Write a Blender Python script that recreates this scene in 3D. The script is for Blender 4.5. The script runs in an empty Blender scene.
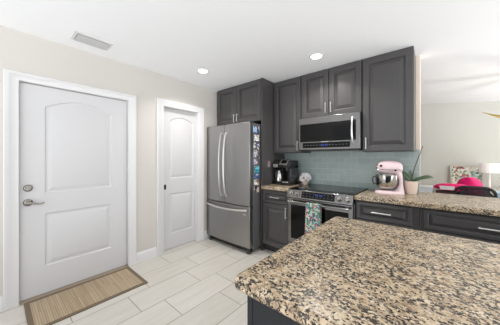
import bpy, bmesh, math, random
from mathutils import Vector, Matrix
random.seed(7)
SC = bpy.context.scene
COL = SC.collection
PI = math.pi

def srgb(r, g, b):
    def f(c):
        c /= 255.0
        return c / 12.92 if c <= 0.04045 else ((c + 0.055) / 1.055) ** 2.4
    return (f(r), f(g), f(b), 1.0)

# ------------------------------------------------------------------ camera, world, lights, exposure
cam_data = bpy.data.cameras.new('camera')
cam = bpy.data.objects.new('camera', cam_data)
COL.objects.link(cam)
cam.location = (0, 0, 1.31)
cam.rotation_euler = (PI / 2, 0, math.radians(40.35))
cam_data.sensor_fit = 'HORIZONTAL'
cam_data.sensor_width = 36
cam_data.lens = 216.6 / 500 * 36
cam_data.shift_y = -4.8 / 500
cam_data.clip_start = 0.05
SC.camera = cam

WORLD_GROUND, WORLD_SKY = 3.0, 1.35
world = bpy.data.worlds.new('daylight')
SC.world = world
world.use_nodes = True
wn = world.node_tree
bg = wn.nodes['Background']
# bright overcast sky over an added lower glow that brightens the ceiling
w_tc = wn.nodes.new('ShaderNodeTexCoord')
w_sep = wn.nodes.new('ShaderNodeSeparateXYZ')
wn.links.new(w_tc.outputs['Generated'], w_sep.inputs[0])
w_map = wn.nodes.new('ShaderNodeMapRange')
w_map.inputs['From Min'].default_value = -0.12
w_map.inputs['From Max'].default_value = 0.05
w_map.inputs['To Min'].default_value = WORLD_GROUND
w_map.inputs['To Max'].default_value = WORLD_SKY
wn.links.new(w_sep.outputs['Z'], w_map.inputs['Value'])
w_side = wn.nodes.new('ShaderNodeMapRange')      # added boost: world light made stronger towards +X
w_side.inputs['From Min'].default_value = -0.5
w_side.inputs['From Max'].default_value = 0.9
w_side.inputs['To Min'].default_value = 0.72
w_side.inputs['To Max'].default_value = 1.25
wn.links.new(w_sep.outputs['X'], w_side.inputs['Value'])
w_mul = wn.nodes.new('ShaderNodeMath')
w_mul.operation = 'MULTIPLY'
wn.links.new(w_map.outputs[0], w_mul.inputs[0])
wn.links.new(w_side.outputs[0], w_mul.inputs[1])
wn.links.new(w_mul.outputs[0], bg.inputs[1])
bg.inputs[0].default_value = (0.95, 0.975, 1.0, 1)

def area_light(name, loc, size, power, color=(1, .97, .93), rot=(0, 0, 0), shape='DISK', spread=180):
    d = bpy.data.lights.new(name, 'AREA')
    d.shape = shape
    d.size = size
    d.energy = power
    d.color = color
    d.spread = math.radians(spread)
    o = bpy.data.objects.new(name, d)
    COL.objects.link(o)
    o.location = loc
    o.rotation_euler = rot
    return o

DOWNLIGHTS = [(-2.30, 1.755), (-1.0, 2.32)]
for (lx, ly) in DOWNLIGHTS:
    area_light('downlight_lamp', (lx, ly, 2.425), 0.13, 8.5, spread=130)

SC.view_settings.view_transform = 'Standard'
SC.view_settings.look = 'None'
SC.view_settings.gamma = 1
SC.view_settings.use_curve_mapping = False
SC.view_settings.exposure = -0.05

# ------------------------------------------------------------------ materials
def mat(name, color, rough=0.5, metal=0.0, coat=0.0, bump=0.0, bump_scale=200, spec=0.5, emit=None, emit_s=0, var=0.0, var_scale=8, stretch=None):
    m = bpy.data.materials.new(name)
    m.use_nodes = True
    nt = m.node_tree
    b = nt.nodes['Principled BSDF']
    b.inputs['Base Color'].default_value = color
    b.inputs['Roughness'].default_value = rough
    b.inputs['Metallic'].default_value = metal
    b.inputs['Coat Weight'].default_value = coat
    b.inputs['Coat Roughness'].default_value = 0.08
    b.inputs['Specular IOR Level'].default_value = spec
    if emit:
        b.inputs['Emission Color'].default_value = emit
        b.inputs['Emission Strength'].default_value = emit_s
    tc = nt.nodes.new('ShaderNodeTexCoord')
    mp = nt.nodes.new('ShaderNodeMapping')
    nt.links.new(tc.outputs['Object'], mp.inputs['Vector'])
    if stretch:
        mp.inputs['Scale'].default_value = stretch
    if var > 0:
        n = nt.nodes.new('ShaderNodeTexNoise')
        n.inputs['Scale'].default_value = var_scale
        n.inputs['Detail'].default_value = 4
        nt.links.new(mp.outputs[0], n.inputs['Vector'])
        mx = nt.nodes.new('ShaderNodeMix')
        mx.data_type = 'RGBA'
        mx.inputs['A'].default_value = tuple(c * (1 - var) for c in color[:3]) + (1,)
        mx.inputs['B'].default_value = tuple(min(1, c * (1 + var)) for c in color[:3]) + (1,)
        nt.links.new(n.outputs['Fac'], mx.inputs['Factor'])
        nt.links.new(mx.outputs['Result'], b.inputs['Base Color'])
    if bump > 0:
        n2 = nt.nodes.new('ShaderNodeTexNoise')
        n2.inputs['Scale'].default_value = bump_scale
        n2.inputs['Detail'].default_value = 3
        nt.links.new(mp.outputs[0], n2.inputs['Vector'])
        bp = nt.nodes.new('ShaderNodeBump')
        bp.inputs['Strength'].default_value = bump
        bp.inputs['Distance'].default_value = 0.004
        nt.links.new(n2.outputs['Fac'], bp.inputs['Height'])
        nt.links.new(bp.outputs[0], b.inputs['Normal'])
    return m

def ramp(nt, stops, interp='LINEAR'):
    r = nt.nodes.new('ShaderNodeValToRGB')
    r.color_ramp.interpolation = interp
    e = r.color_ramp.elements
    while len(e) < len(stops):
        e.new(0.5)
    for el, (p, c) in zip(e, stops):
        el.position = p
        el.color = c
    return r

M = {}
M['wall'] = mat('wall_paint', srgb(204, 199, 193), 0.85, var=0.02, var_scale=3, bump=0.05, bump_scale=120)
M['dining_wall'] = mat('dining_wall_paint', srgb(210, 210, 203), 0.85, var=0.02, var_scale=3, bump=0.05, bump_scale=120)
M['ceiling'] = mat('ceiling_paint', srgb(248, 249, 251), 0.9, bump=0.12, bump_scale=90)
M['trim'] = mat('white_trim_paint', srgb(219, 218, 218), 0.45, var=0.01, var_scale=5)
M['door'] = mat('white_door_paint', srgb(207, 206, 207), 0.45, bump=0.02, bump_scale=60, stretch=(1, 6, 0.6))
M['cabinet'] = mat('grey_cabinet_paint', srgb(72, 70, 70), 0.34, var=0.05, var_scale=30, stretch=(1, 1, 0.1))
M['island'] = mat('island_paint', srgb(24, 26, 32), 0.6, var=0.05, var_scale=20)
M['toe'] = mat('toe_kick', srgb(52, 50, 50), 0.6)
M['nickel'] = mat('brushed_nickel', srgb(218, 216, 213), 0.28, 1.0)
M['satin'] = mat('satin_nickel_dark', srgb(150, 146, 140), 0.25, 1.0)
M['steel'] = mat('stainless_steel', srgb(128, 127, 126), 0.2, 1.0, var=0.06, var_scale=14, stretch=(1, 1, 14))
M['fridge_steel'] = mat('fridge_stainless', srgb(158, 157, 156), 0.30, 1.0, var=0.05, var_scale=10, stretch=(14, 14, 0.5))
M['fridge_side'] = mat('fridge_side_grey', srgb(92, 92, 94), 0.5)
M['black_glass'] = mat('black_glass', srgb(7, 8, 9), 0.08, 0.0, spec=0.22)
M['cooktop_glass'] = mat('cooktop_glass', srgb(12, 13, 15), 0.1, 0.0, spec=0.35)
M['black'] = mat('black_plastic', srgb(24, 24, 26), 0.35)
M['dark_trim'] = mat('dark_grey_plastic', srgb(58, 58, 60), 0.5)
M['white_plastic'] = mat('white_plastic', srgb(238, 236, 232), 0.4)
M['blue_led'] = mat('blue_display', srgb(26, 40, 90), 0.3, emit=srgb(70, 110, 255), emit_s=0.25)
M['lamp'] = mat('lamp_lens', srgb(255, 252, 246), 0.4, emit=(1, .97, .92, 1), emit_s=9)
M['pink'] = mat('pink_enamel', srgb(240, 214, 217), 0.18, coat=0.5)
M['mirror'] = mat('polished_steel', srgb(190, 188, 184), 0.12, 1.0)
M['pot'] = mat('blush_ceramic', srgb(240, 220, 205), 0.4, var=0.03)
M['soil'] = mat('bark_soil', srgb(70, 50, 36), 0.95, var=0.4, var_scale=90)
M['leaf'] = mat('orchid_leaf', srgb(58, 84, 48), 0.35, var=0.2, var_scale=14)
M['stem'] = mat('dry_flower_stem', srgb(84, 66, 48), 0.6)
M['hot_pink'] = mat('hot_pink_plastic', srgb(226, 24, 112), 0.4)
M['pink_cloth'] = mat('pink_fabric', srgb(226, 30, 112), 0.8, var=0.12, var_scale=20)
M['white_cloth'] = mat('white_fabric', srgb(236, 232, 232), 0.8, var=0.06, var_scale=40)
M['white_box'] = mat('white_card', srgb(226, 228, 234), 0.6)
M['blue_box'] = mat('pale_blue_plastic', srgb(170, 196, 212), 0.5)
M['dark_box'] = mat('dark_maroon_card', srgb(72, 40, 46), 0.6)
M['wood_dark'] = mat('dark_wood', srgb(74, 52, 40), 0.45, var=0.2, var_scale=12, stretch=(1, 10, 10))
M['wood_light'] = mat('pale_wood', srgb(206, 196, 182), 0.5, var=0.1, var_scale=12, stretch=(1, 10, 10))
M['brass'] = mat('yellow_brass', srgb(226, 198, 96), 0.3, 1.0)
M['shade'] = mat('white_lamp_shade', srgb(244, 242, 240), 0.9, emit=(1, .97, .93, 1), emit_s=0.12)
M['mat_border'] = mat('mat_border_cloth', srgb(112, 98, 80), 0.9, var=0.12, var_scale=120)
M['threshold'] = mat('threshold_metal', srgb(150, 136, 120), 0.45, 0.3)
M['petal'] = mat('white_petal', srgb(252, 246, 246), 0.7, var=0.05, var_scale=60)
M['tank'] = mat('smoked_tank', srgb(40, 41, 44), 0.12)
M['vent_metal'] = mat('vent_metal', srgb(206, 206, 208), 0.4, 0.3)
M['outlet'] = mat('dusty_pink_plate', srgb(140, 128, 130), 0.5)
M['key'] = mat('key_grey', srgb(84, 86, 92), 0.5)
M['castor'] = mat('castor_black', srgb(30, 30, 32), 0.5)

def granite():
    m = bpy.data.materials.new('granite')
    m.use_nodes = True
    nt = m.node_tree
    L = nt.links
    b = nt.nodes['Principled BSDF']
    b.inputs['Roughness'].default_value = 0.27
    b.inputs['Specular IOR Level'].default_value = 0.42
    tc = nt.nodes.new('ShaderNodeTexCoord')
    mp = nt.nodes.new('ShaderNodeMapping')
    mp.inputs['Scale'].default_value = (1.0, 1.25, 1.0)
    mp.inputs['Rotation'].default_value = (0, 0, 0.5)
    L.new(tc.outputs['Object'], mp.inputs['Vector'])
    def noise(scale, detail, rough=0.55, dist=0.0):
        n = nt.nodes.new('ShaderNodeTexNoise')
        n.inputs['Scale'].default_value = scale
        n.inputs['Detail'].default_value = detail
        n.inputs['Roughness'].default_value = rough
        n.inputs['Distortion'].default_value = dist
        L.new(mp.outputs[0], n.inputs['Vector'])
        return n
    def mixc(fac, a, bcol):
        x = nt.nodes.new('ShaderNodeMix')
        x.data_type = 'RGBA'
        L.new(fac, x.inputs['Factor'])
        if isinstance(a, tuple): x.inputs['A'].default_value = a
        else: L.new(a, x.inputs['A'])
        if isinstance(bcol, tuple): x.inputs['B'].default_value = bcol
        else: L.new(bcol, x.inputs['B'])
        return x.outputs['Result']
    base = ramp(nt, [(0.30, srgb(150, 128, 102)), (0.42, srgb(192, 169, 138)), (0.55, srgb(212, 193, 164)), (0.72, srgb(219, 205, 182))])
    L.new(noise(26, 5, 0.6, 0.3).outputs['Fac'], base.inputs['Fac'])
    # mid brown mottling
    br = ramp(nt, [(0.50, (0, 0, 0, 1)), (0.60, (0.5, 0.5, 0.5, 1))])
    L.new(noise(48, 4, 0.6, 0.5).outputs['Fac'], br.inputs['Fac'])
    c1 = mixc(br.outputs['Color'], base.outputs['Color'], srgb(120, 100, 84))
    # pale crystals
    pv = nt.nodes.new('ShaderNodeTexVoronoi')
    pv.inputs['Scale'].default_value = 75
    L.new(mp.outputs[0], pv.inputs['Vector'])
    pr_ = ramp(nt, [(0.18, (0.8, 0.8, 0.8, 1)), (0.30, (0, 0, 0, 1))])
    L.new(pv.outputs['Distance'], pr_.inputs['Fac'])
    pg = ramp(nt, [(0.55, (0, 0, 0, 1)), (0.62, (1, 1, 1, 1))])
    L.new(noise(20, 2).outputs['Fac'], pg.inputs['Fac'])
    mu = nt.nodes.new('ShaderNodeMath'); mu.operation = 'MULTIPLY'
    L.new(pr_.outputs['Color'], mu.inputs[0]); L.new(pg.outputs['Color'], mu.inputs[1])
    c2 = mixc(mu.outputs[0], c1, srgb(226, 212, 190))
    # dark grey-black flecks gathered in clusters
    dk = ramp(nt, [(0.485, (0, 0, 0, 1)), (0.55, (1, 1, 1, 1))])
    L.new(noise(72, 3, 0.65, 0.6).outputs['Fac'], dk.inputs['Fac'])
    cl = ramp(nt, [(0.40, (0.0, 0.0, 0.0, 1)), (0.52, (1, 1, 1, 1))])
    L.new(noise(13, 3, 0.6).outputs['Fac'], cl.inputs['Fac'])
    mu2 = nt.nodes.new('ShaderNodeMath'); mu2.operation = 'MULTIPLY'
    L.new(dk.outputs['Color'], mu2.inputs[0]); L.new(cl.outputs['Color'], mu2.inputs[1])
    c3 = mixc(mu2.outputs[0], c2, srgb(70, 63, 57))
    sp = ramp(nt, [(0.57, (0, 0, 0, 1)), (0.61, (1, 1, 1, 1))])
    L.new(noise(120, 2, 0.5, 0.2).outputs['Fac'], sp.inputs['Fac'])
    c4 = mixc(sp.outputs['Color'], c3, srgb(34, 30, 30))
    L.new(c4, b.inputs['Base Color'])
    return m
M['granite'] = granite()

def floor_tile():
    m = bpy.data.materials.new('floor_tile')
    m.use_nodes = True
    nt = m.node_tree
    L = nt.links
    b = nt.nodes['Principled BSDF']
    b.inputs['Roughness'].default_value = 0.3
    tc = nt.nodes.new('ShaderNodeTexCoord')
    sep = nt.nodes.new('ShaderNodeSeparateXYZ')
    L.new(tc.outputs['Object'], sep.inputs[0])
    def addc(sock, v):
        a = nt.nodes.new('ShaderNodeMath'); a.operation = 'ADD'
        L.new(sock, a.inputs[0]); a.inputs[1].default_value = v
        return a.outputs[0]
    u = addc(sep.outputs['Y'], -1.62 + 0.61 * 20)
    v = addc(sep.outputs['X'], 2.19 + 0.297 * 20)
    cmb = nt.nodes.new('ShaderNodeCombineXYZ')
    L.new(u, cmb.inputs[0]); L.new(v, cmb.inputs[1])
    br = nt.nodes.new('ShaderNodeTexBrick')
    br.offset = 0.333
    br.offset_frequency = 2
    br.inputs['Scale'].default_value = 1
    br.inputs['Brick Width'].default_value = 0.61
    br.inputs['Row Height'].default_value = 0.297
    br.inputs['Mortar Size'].default_value = 0.0032
    br.inputs['Mortar Smooth'].default_value = 0.1
    br.inputs['Color1'].default_value = srgb(202, 198, 190)
    br.inputs['Color2'].default_value = srgb(210, 206, 199)
    br.inputs['Mortar'].default_value = srgb(138, 128, 112)
    L.new(cmb.outputs[0], br.inputs['Vector'])
    mp = nt.nodes.new('ShaderNodeMapping')
    mp.inputs['Scale'].default_value = (9, 0.8, 1)
    L.new(tc.outputs['Object'], mp.inputs['Vector'])
    n = nt.nodes.new('ShaderNodeTexNoise')
    n.inputs['Scale'].default_value = 2.5
    n.inputs['Detail'].default_value = 6
    n.inputs['Distortion'].default_value = 0.6
    L.new(mp.outputs[0], n.inputs['Vector'])
    r = ramp(nt, [(0.3, (0.90, 0.885, 0.86, 1)), (0.7, (1.0, 1.0, 1.0, 1))])
    L.new(n.outputs['Fac'], r.inputs['Fac'])
    mx = nt.nodes.new('ShaderNodeMix'); mx.data_type = 'RGBA'; mx.blend_type = 'MULTIPLY'
    mx.inputs['Factor'].default_value = 1
    L.new(br.outputs['Color'], mx.inputs['A']); L.new(r.outputs['Color'], mx.inputs['B'])
    L.new(mx.outputs['Result'], b.inputs['Base Color'])
    bp = nt.nodes.new('ShaderNodeBump'); bp.inputs['Strength'].default_value = 0.4; bp.inputs['Distance'].default_value = 0.002
    bp.invert = True
    L.new(br.outputs['Fac'], bp.inputs['Height']); L.new(bp.outputs[0], b.inputs['Normal'])
    return m
M['floor'] = floor_tile()

def splash_tile():
    m = bpy.data.materials.new('glass_subway_tile')
    m.use_nodes = True
    nt = m.node_tree
    L = nt.links
    b = nt.nodes['Principled BSDF']
    b.inputs['Roughness'].default_value = 0.12
    tc = nt.nodes.new('ShaderNodeTexCoord')
    sep = nt.nodes.new('ShaderNodeSeparateXYZ')
    L.new(tc.outputs['Object'], sep.inputs[0])
    cmb = nt.nodes.new('ShaderNodeCombineXYZ')
    L.new(sep.outputs['X'], cmb.inputs[0]); L.new(sep.outputs['Z'], cmb.inputs[1])
    mp = nt.nodes.new('ShaderNodeMapping')
    mp.inputs['Location'].default_value = (3.0, -0.92 + 0.078 * 20, 0)
    L.new(cmb.outputs[0], mp.inputs['Vector'])
    br = nt.nodes.new('ShaderNodeTexBrick')
    br.inputs['Scale'].default_value = 1
    br.inputs['Brick Width'].default_value = 0.155
    br.inputs['Row Height'].default_value = 0.078
    br.inputs['Mortar Size'].default_value = 0.002
    br.inputs['Color1'].default_value = srgb(167, 182, 179)
    br.inputs['Color2'].default_value = srgb(155, 173, 171)
    br.inputs['Mortar'].default_value = srgb(200, 206, 198)
    L.new(mp.outputs[0], br.inputs['Vector'])
    L.new(br.outputs['Color'], b.inputs['Base Color'])
    bp = nt.nodes.new('ShaderNodeBump'); bp.inputs['Strength'].default_value = 0.5; bp.inputs['Distance'].default_value = 0.002
    bp.invert = True
    L.new(br.outputs['Fac'], bp.inputs['Height']); L.new(bp.outputs[0], b.inputs['Normal'])
    return m
M['splash'] = splash_tile()

def bamboo():
    m = bpy.data.materials.new('bamboo_slats')
    m.use_nodes = True
    nt = m.node_tree
    L = nt.links
    b = nt.nodes['Principled BSDF']
    b.inputs['Roughness'].default_value = 0.6
    tc = nt.nodes.new('ShaderNodeTexCoord')
    sep = nt.nodes.new('ShaderNodeSeparateXYZ')
    L.new(tc.outputs['Object'], sep.inputs[0])
    cmb = nt.nodes.new('ShaderNodeCombineXYZ')
    L.new(sep.outputs['X'], cmb.inputs[0]); L.new(sep.outputs['Y'], cmb.inputs[1])
    br = nt.nodes.new('ShaderNodeTexBrick')
    br.inputs['Scale'].default_value = 1
    br.inputs['Brick Width'].default_value = 5
    br.inputs['Row Height'].default_value = 0.0145
    br.inputs['Mortar Size'].default_value = 0.0012
    br.inputs['Bias'].default_value = 0
    br.inputs['Color1'].default_value = srgb(190, 172, 144)
    br.inputs['Color2'].default_value = srgb(172, 152, 124)
    br.inputs['Mortar'].default_value = srgb(136, 116, 92)
    L.new(cmb.outputs[0], br.inputs['Vector'])
    mp = nt.nodes.new('ShaderNodeMapping')
    mp.inputs['Scale'].default_value = (1.5, 70, 1)
    L.new(tc.outputs['Object'], mp.inputs['Vector'])
    n = nt.nodes.new('ShaderNodeTexNoise'); n.inputs['Scale'].default_value = 1; n.inputs['Detail'].default_value = 3
    L.new(mp.outputs[0], n.inputs['Vector'])
    r = ramp(nt, [(0.3, (0.74, 0.72, 0.70, 1)), (0.7, (1, 1, 1, 1))])
    L.new(n.outputs['Fac'], r.inputs['Fac'])
    mx = nt.nodes.new('ShaderNodeMix'); mx.data_type = 'RGBA'; mx.blend_type = 'MULTIPLY'; mx.inputs['Factor'].default_value = 1
    L.new(br.outputs['Color'], mx.inputs['A']); L.new(r.outputs['Color'], mx.inputs['B'])
    L.new(mx.outputs['Result'], b.inputs['Base Color'])
    return m
M['bamboo'] = bamboo()

def cells(name, stops, scale, rough=0.8, stretch=(1, 1, 1)):
    m = bpy.data.materials.new(name)
    m.use_nodes = True
    nt = m.node_tree
    L = nt.links
    b = nt.nodes['Principled BSDF']
    b.inputs['Roughness'].default_value = rough
    tc = nt.nodes.new('ShaderNodeTexCoord')
    mp = nt.nodes.new('ShaderNodeMapping'); mp.inputs['Scale'].default_value = stretch
    L.new(tc.outputs['Object'], mp.inputs['Vector'])
    v = nt.nodes.new('ShaderNodeTexVoronoi'); v.inputs['Scale'].default_value = scale
    L.new(mp.outputs[0], v.inputs['Vector'])
    sp = nt.nodes.new('ShaderNodeSeparateColor')
    L.new(v.outputs['Color'], sp.inputs[0])
    r = ramp(nt, stops, 'CONSTANT')
    L.new(sp.outputs[0], r.inputs['Fac'])
    L.new(r.outputs['Color'], b.inputs['Base Color'])
    return m
M['towel'] = cells('floral_towel', [(0, srgb(92, 148, 136)), (0.24, srgb(176, 204, 188)), (0.42, srgb(206, 78, 122)), (0.53, srgb(70, 118, 92)), (0.68, srgb(222, 178, 186)), (0.76, srgb(70, 92, 122)), (0.87, srgb(206, 204, 172)), (0.95, srgb(52, 84, 84))], 66)
M['collage'] = cells('photo_collage', [(0, srgb(224, 222, 210)), (0.25, srgb(170, 200, 196)), (0.42, srgb(214, 206, 180)), (0.56, srgb(120, 150, 124)), (0.68, srgb(236, 236, 232)), (0.84, srgb(90, 88, 92)), (0.92, srgb(196, 90, 90))], 30, 0.5)

def mesh_fabric():
    m = bpy.data.materials.new('chair_mesh_fabric')
    m.use_nodes = True
    nt = m.node_tree
    b = nt.nodes['Principled BSDF']
    b.inputs['Base Color'].default_value = srgb(34, 30, 38)
    b.inputs['Roughness'].default_value = 0.8
    b.inputs['Alpha'].default_value = 0.8
    return m
M['mesh'] = mesh_fabric()

# ------------------------------------------------------------------ mesh builder
class MB:
    def __init__(self):
        self.bm = bmesh.new()
    def face(self, pts):
        return self.bm.faces.new([self.bm.verts.new(p) for p in pts])
    def loops(self, loops, cap0=True, cap1=True, closed=True):
        vs = [[self.bm.verts.new(p) for p in lp] for lp in loops]
        n = len(vs[0])
        for a, b in zip(vs[:-1], vs[1:]):
            for i in range(n if closed else n - 1):
                j = (i + 1) % n
                self.bm.faces.new((a[i], a[j], b[j], b[i]))
        if cap0: self.bm.faces.new(list(reversed(vs[0])))
        if cap1: self.bm.faces.new(vs[-1])
        return self
    def box(self, x0, x1, y0, y1, z0, z1):
        r = lambda z: [(x0, y0, z), (x1, y0, z), (x1, y1, z), (x0, y1, z)]
        return self.loops([r(z0), r(z1)])
    def prism(self, pts, axis, a0, a1):
        def P(p, a):
            if axis == 'x': return (a, p[0], p[1])
            if axis == 'y': return (p[0], a, p[1])
            return (p[0], p[1], a)
        return self.loops([[P(p, a0) for p in pts], [P(p, a1) for p in pts]])
    def tube(self, pts, r, seg=10, cap=True, sy=1.0):
        pts = [Vector(p) for p in pts]
        rs = r if isinstance(r, (list, tuple)) else [r] * len(pts)
        lps = []
        prev = None
        for i, p in enumerate(pts):
            t = (pts[min(i + 1, len(pts) - 1)] - pts[max(i - 1, 0)]).normalized()
            if prev is None:
                up = Vector((0, 0, 1)) if abs(t.z) < 0.9 else Vector((1, 0, 0))
                u = t.cross(up).normalized()
            else:
                u = (prev - t * prev.dot(t)).normalized()
            prev = u
            v = t.cross(u)
            lps.append([p + (u * math.cos(2 * PI * k / seg) + v * sy * math.sin(2 * PI * k / seg)) * rs[i] for k in range(seg)])
        return self.loops(lps, cap, cap)
    def lathe(self, prof, c=(0, 0, 0), seg=24, axis='z', cap0=True, cap1=True):
        lps = []
        for (r, h) in prof:
            lp = []
            for k in range(seg):
                a = 2 * PI * k / seg
                x, y = r * math.cos(a), r * math.sin(a)
                if axis == 'z': q = (x, y, h)
                elif axis == 'x': q = (h, x, y)
                else: q = (y, h, x)
                lp.append((c[0] + q[0], c[1] + q[1], c[2] + q[2]))
            lps.append(lp)
        return self.loops(lps, cap0, cap1)
    def ball(self, c, rx, ry=None, rz=None, u=16, v=10):
        ry = ry or rx; rz = rz or rx
        lps = []
        for i in range(1, v):
            a = PI * i / v
            lps.append([(c[0] + rx * math.sin(a) * math.cos(2 * PI * k / u), c[1] + ry * math.sin(a) * math.sin(2 * PI * k / u), c[2] - rz * math.cos(a)) for k in range(u)])
        return self.loops(lps)
    def holed(self, outer, holes, normal):
        es = []
        for lp in [outer] + holes:
            vs = [self.bm.verts.new(p) for p in lp]
            for i in range(len(vs)):
                es.append(self.bm.edges.new((vs[i], vs[(i + 1) % len(vs)])))
        bmesh.ops.triangle_fill(self.bm, edges=es, use_beauty=True, use_dissolve=False, normal=normal)
        return self
    def build(self, name, material, parent=None, bevel=0, seg=2, local=False, subsurf=0, angle=32, solid=0):
        bmesh.ops.remove_doubles(self.bm, verts=self.bm.verts, dist=1e-6)
        bmesh.ops.recalc_face_normals(self.bm, faces=self.bm.faces)
        if parent is not None and not local:
            off = Vector((0, 0, 0)); q = parent
            while q is not None:
                off += q.location; q = q.parent
            for v in self.bm.verts: v.co -= off
        me = bpy.data.meshes.new(name)
        self.bm.to_mesh(me); self.bm.free()
        me.materials.append(material)
        for p in me.polygons: p.use_smooth = True
        me.set_sharp_from_angle(angle=math.radians(angle))
        o = bpy.data.objects.new(name, me)
        COL.objects.link(o)
        if parent is not None: o.parent = parent
        if solid:
            md = o.modifiers.new('solid', 'SOLIDIFY'); md.thickness = solid; md.offset = 0
        if bevel:
            md = o.modifiers.new('bevel', 'BEVEL'); md.width = bevel; md.segments = seg
            md.limit_method = 'ANGLE'; md.angle_limit = math.radians(35)
        if subsurf:
            md = o.modifiers.new('sub', 'SUBSURF'); md.levels = subsurf; md.render_levels = subsurf
        return o

def tag(o, label, cat, group=None):
    o['label'] = label; o['category'] = cat
    if group: o['group'] = group
    return o
def thing(name, label, cat, loc, rotz=0, group=None):
    o = bpy.data.objects.new(name, None)
    COL.objects.link(o)
    o.location = loc; o.rotation_euler = (0, 0, rotz)
    o.empty_display_size = 0.1
    return tag(o, label, cat, group)
def struct(o):
    o['kind'] = 'structure'
    return o
def rrect(x0, x1, y0, y1, r, n=6):
    pts = []
    for cx, cy, a0 in ((x1 - r, y1 - r, 0), (x0 + r, y1 - r, PI / 2), (x0 + r, y0 + r, PI), (x1 - r, y0 + r, 1.5 * PI)):
        for k in range(n + 1):
            a = a0 + PI / 2 * k / n
            pts.append((cx + r * math.cos(a), cy + r * math.sin(a)))
    return pts

# ------------------------------------------------------------------ setting
WX = -2.82      # left wall face
WY = 3.04       # range wall face
CZ = 2.44       # ceiling
struct(MB().box(-2.96, 1.95, -1.5, 6.1, -0.08, 0).build('floor', M['floor']))
struct(MB().box(-2.96, 3.0, -2.3, 3.16, CZ, CZ + 0.08).build('ceiling', M['ceiling']))
# ceiling of the room beyond, dropping slightly to its far side
def far_z(x): return 2.48 - 0.113 * (x + 0.23)
xs = [-2.96, -1.5, -0.23, 0.92, 2.2, 2.6]
mb = MB()
lps = [[(x, 3.16, 2.448) for x in xs], [(x, 4.6, (2.448 + far_z(x)) / 2) for x in xs], [(x, 6.1, far_z(x)) for x in xs],
       [(x, 6.1, far_z(x) + 0.08) for x in xs], [(x, 3.16, 2.56) for x in xs]]
mb.loops(lps + [lps[0]], False, False, closed=False)
struct(mb.build('ceiling_dining', M['ceiling']))
# left wall with two door openings
D1 = (0.135, 1.048, 2.003)
D2 = (1.488, 2.058, 2.02)
mb = MB()
WB = -2.96
mb.box(WB, WX, -2.8, D1[0], 0, CZ).box(WB, WX, D1[0], D1[1], D1[2], CZ).box(WB, WX, D1[1], D2[0], 0, CZ)
mb.box(WB, WX, D2[0], D2[1], D2[2], CZ).box(WB, WX, D2[1], 3.16, 0, CZ)
struct(mb.build('wall_left', M['wall']))
struct(MB().box(-2.82, -0.12, WY, 3.16, 0, CZ).build('wall_back', M['wall']))
struct(MB().box(-0.12, 2.6, WY, 3.14, 0, 0.875).build('wall_half', M['wall']))
struct(MB().prism([(-2.96, 0), (2.4, 0), (2.4, far_z(2.4)), (-2.96, far_z(-2.96))], 'y', 6.0, 6.1).build('wall_dining', M['dining_wall']))
struct(MB().box(-2.96, -2.82, 3.16, 6.0, 0, 2.6).build('wall_dining_left', M['dining_wall']))
struct(MB().box(-1.84, -0.12, WY - 0.008, WY, 0.92, 1.40).build('trim_5', M['splash']))

struct(MB().box(-0.155, -0.118, WY - 0.006, 3.162, 1.40, CZ).build('lit_wall_end', mat('lit_wall_end_tint', srgb(236, 222, 206), 0.7)))  # strong light on the wall end, put into this strip's cream colour
def casing(y0o, y1o, zo, op, name):
    """door casing: stepped flat profile around the opening plus the jamb lining"""
    mb = MB()
    yi0, yi1, zi = op[0] + 0.004, op[1] - 0.004, op[2] - 0.004
    # profile: (distance across 0..1 from inner to outer, thickness)
    prof = [(0, 0), (0, 0.010), (0.06, 0.014), (0.62, 0.017), (0.70, 0.022), (0.94, 0.024), (1, 0.020), (1, 0)]
    rails = []
    for (u, t) in prof:
        a = yi0 + (y0o - yi0) * u; b = yi1 + (y1o - yi1) * u; z = zi + (zo - zi) * u
        rails.append([(WX + t, a, 0), (WX + t, a, z), (WX + t, b, z), (WX + t, b, 0)])
    mb.loops(rails, False, False, closed=False)
    # jamb
    mb.box(WB, WX, op[0], op[0] + 0.006, 0, op[2]).box(WB, WX, op[1] - 0.006, op[1], 0, op[2]).box(WB, WX, op[0], op[1], op[2] - 0.006, op[2])
    return struct(mb.build(name, M['trim']))
casing(0.045, 1.132, 2.072, D1, 'trim_1')
casing(1.392, 2.168, 2.105, D2, 'trim_2')
# unseen slab added behind the entry door to keep outside light from its gaps
struct(MB().box(WB, -2.902, D1[0], D1[1], 0, D1[2]).build('door_gap_blocker', M['trim']))

def arch_poly(y0, y1, z0, zs, zp, i, x, n=14):
    pts = [(x, y0 + i, z0 + i), (x, y1 - i, z0 + i)]
    for k in range(n + 1):
        u = 1 - 2 * k / n
        pts.append((x, (y0 + y1) / 2 + u * ((y1 - y0) / 2 - i), zs - i + (zp - zs) * (math.cos(u * PI / 2) ** 0.9 if abs(u) < 1 else 0)))
    return pts
def panel_door(name, y0, y1, z0, z1, xf, th, panels):
    mb = MB()
    outer = [(xf, y0, z0), (xf, y1, z0), (xf, y1, z1), (xf, y0, z1)]
    mb.holed(outer, [arch_poly(*p, 0, xf) for p in panels], (1, 0, 0))
    for p in panels:
        seq = [(0, 0), (0.008, -0.009), (0.020, -0.010), (0.045, -0.003), (0.052, -0.001)]
        mb.loops([arch_poly(*p, i, xf + d) for i, d in seq], False, True)
    mb.loops([[(xf - th,) + p[1:] for p in outer], outer], True, False)
    return struct(mb.build(name, M['door'], angle=20))
d1 = panel_door('door_1', 0.1435, 1.036, 0.014, 1.991, -2.845, 0.045,
                [(0.31, 0.872, 0.972, 1.80, 1.888), (0.31, 0.872, 0.27, 0.776, 0.776)])
d2 = panel_door('door_2', 1.496, 2.050, 0.010, 2.012, -2.88, 0.035,
                [(1.615, 2.008, 1.013, 1.842, 1.906), (1.615, 2.008, 0.218, 0.795, 0.795)])
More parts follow.
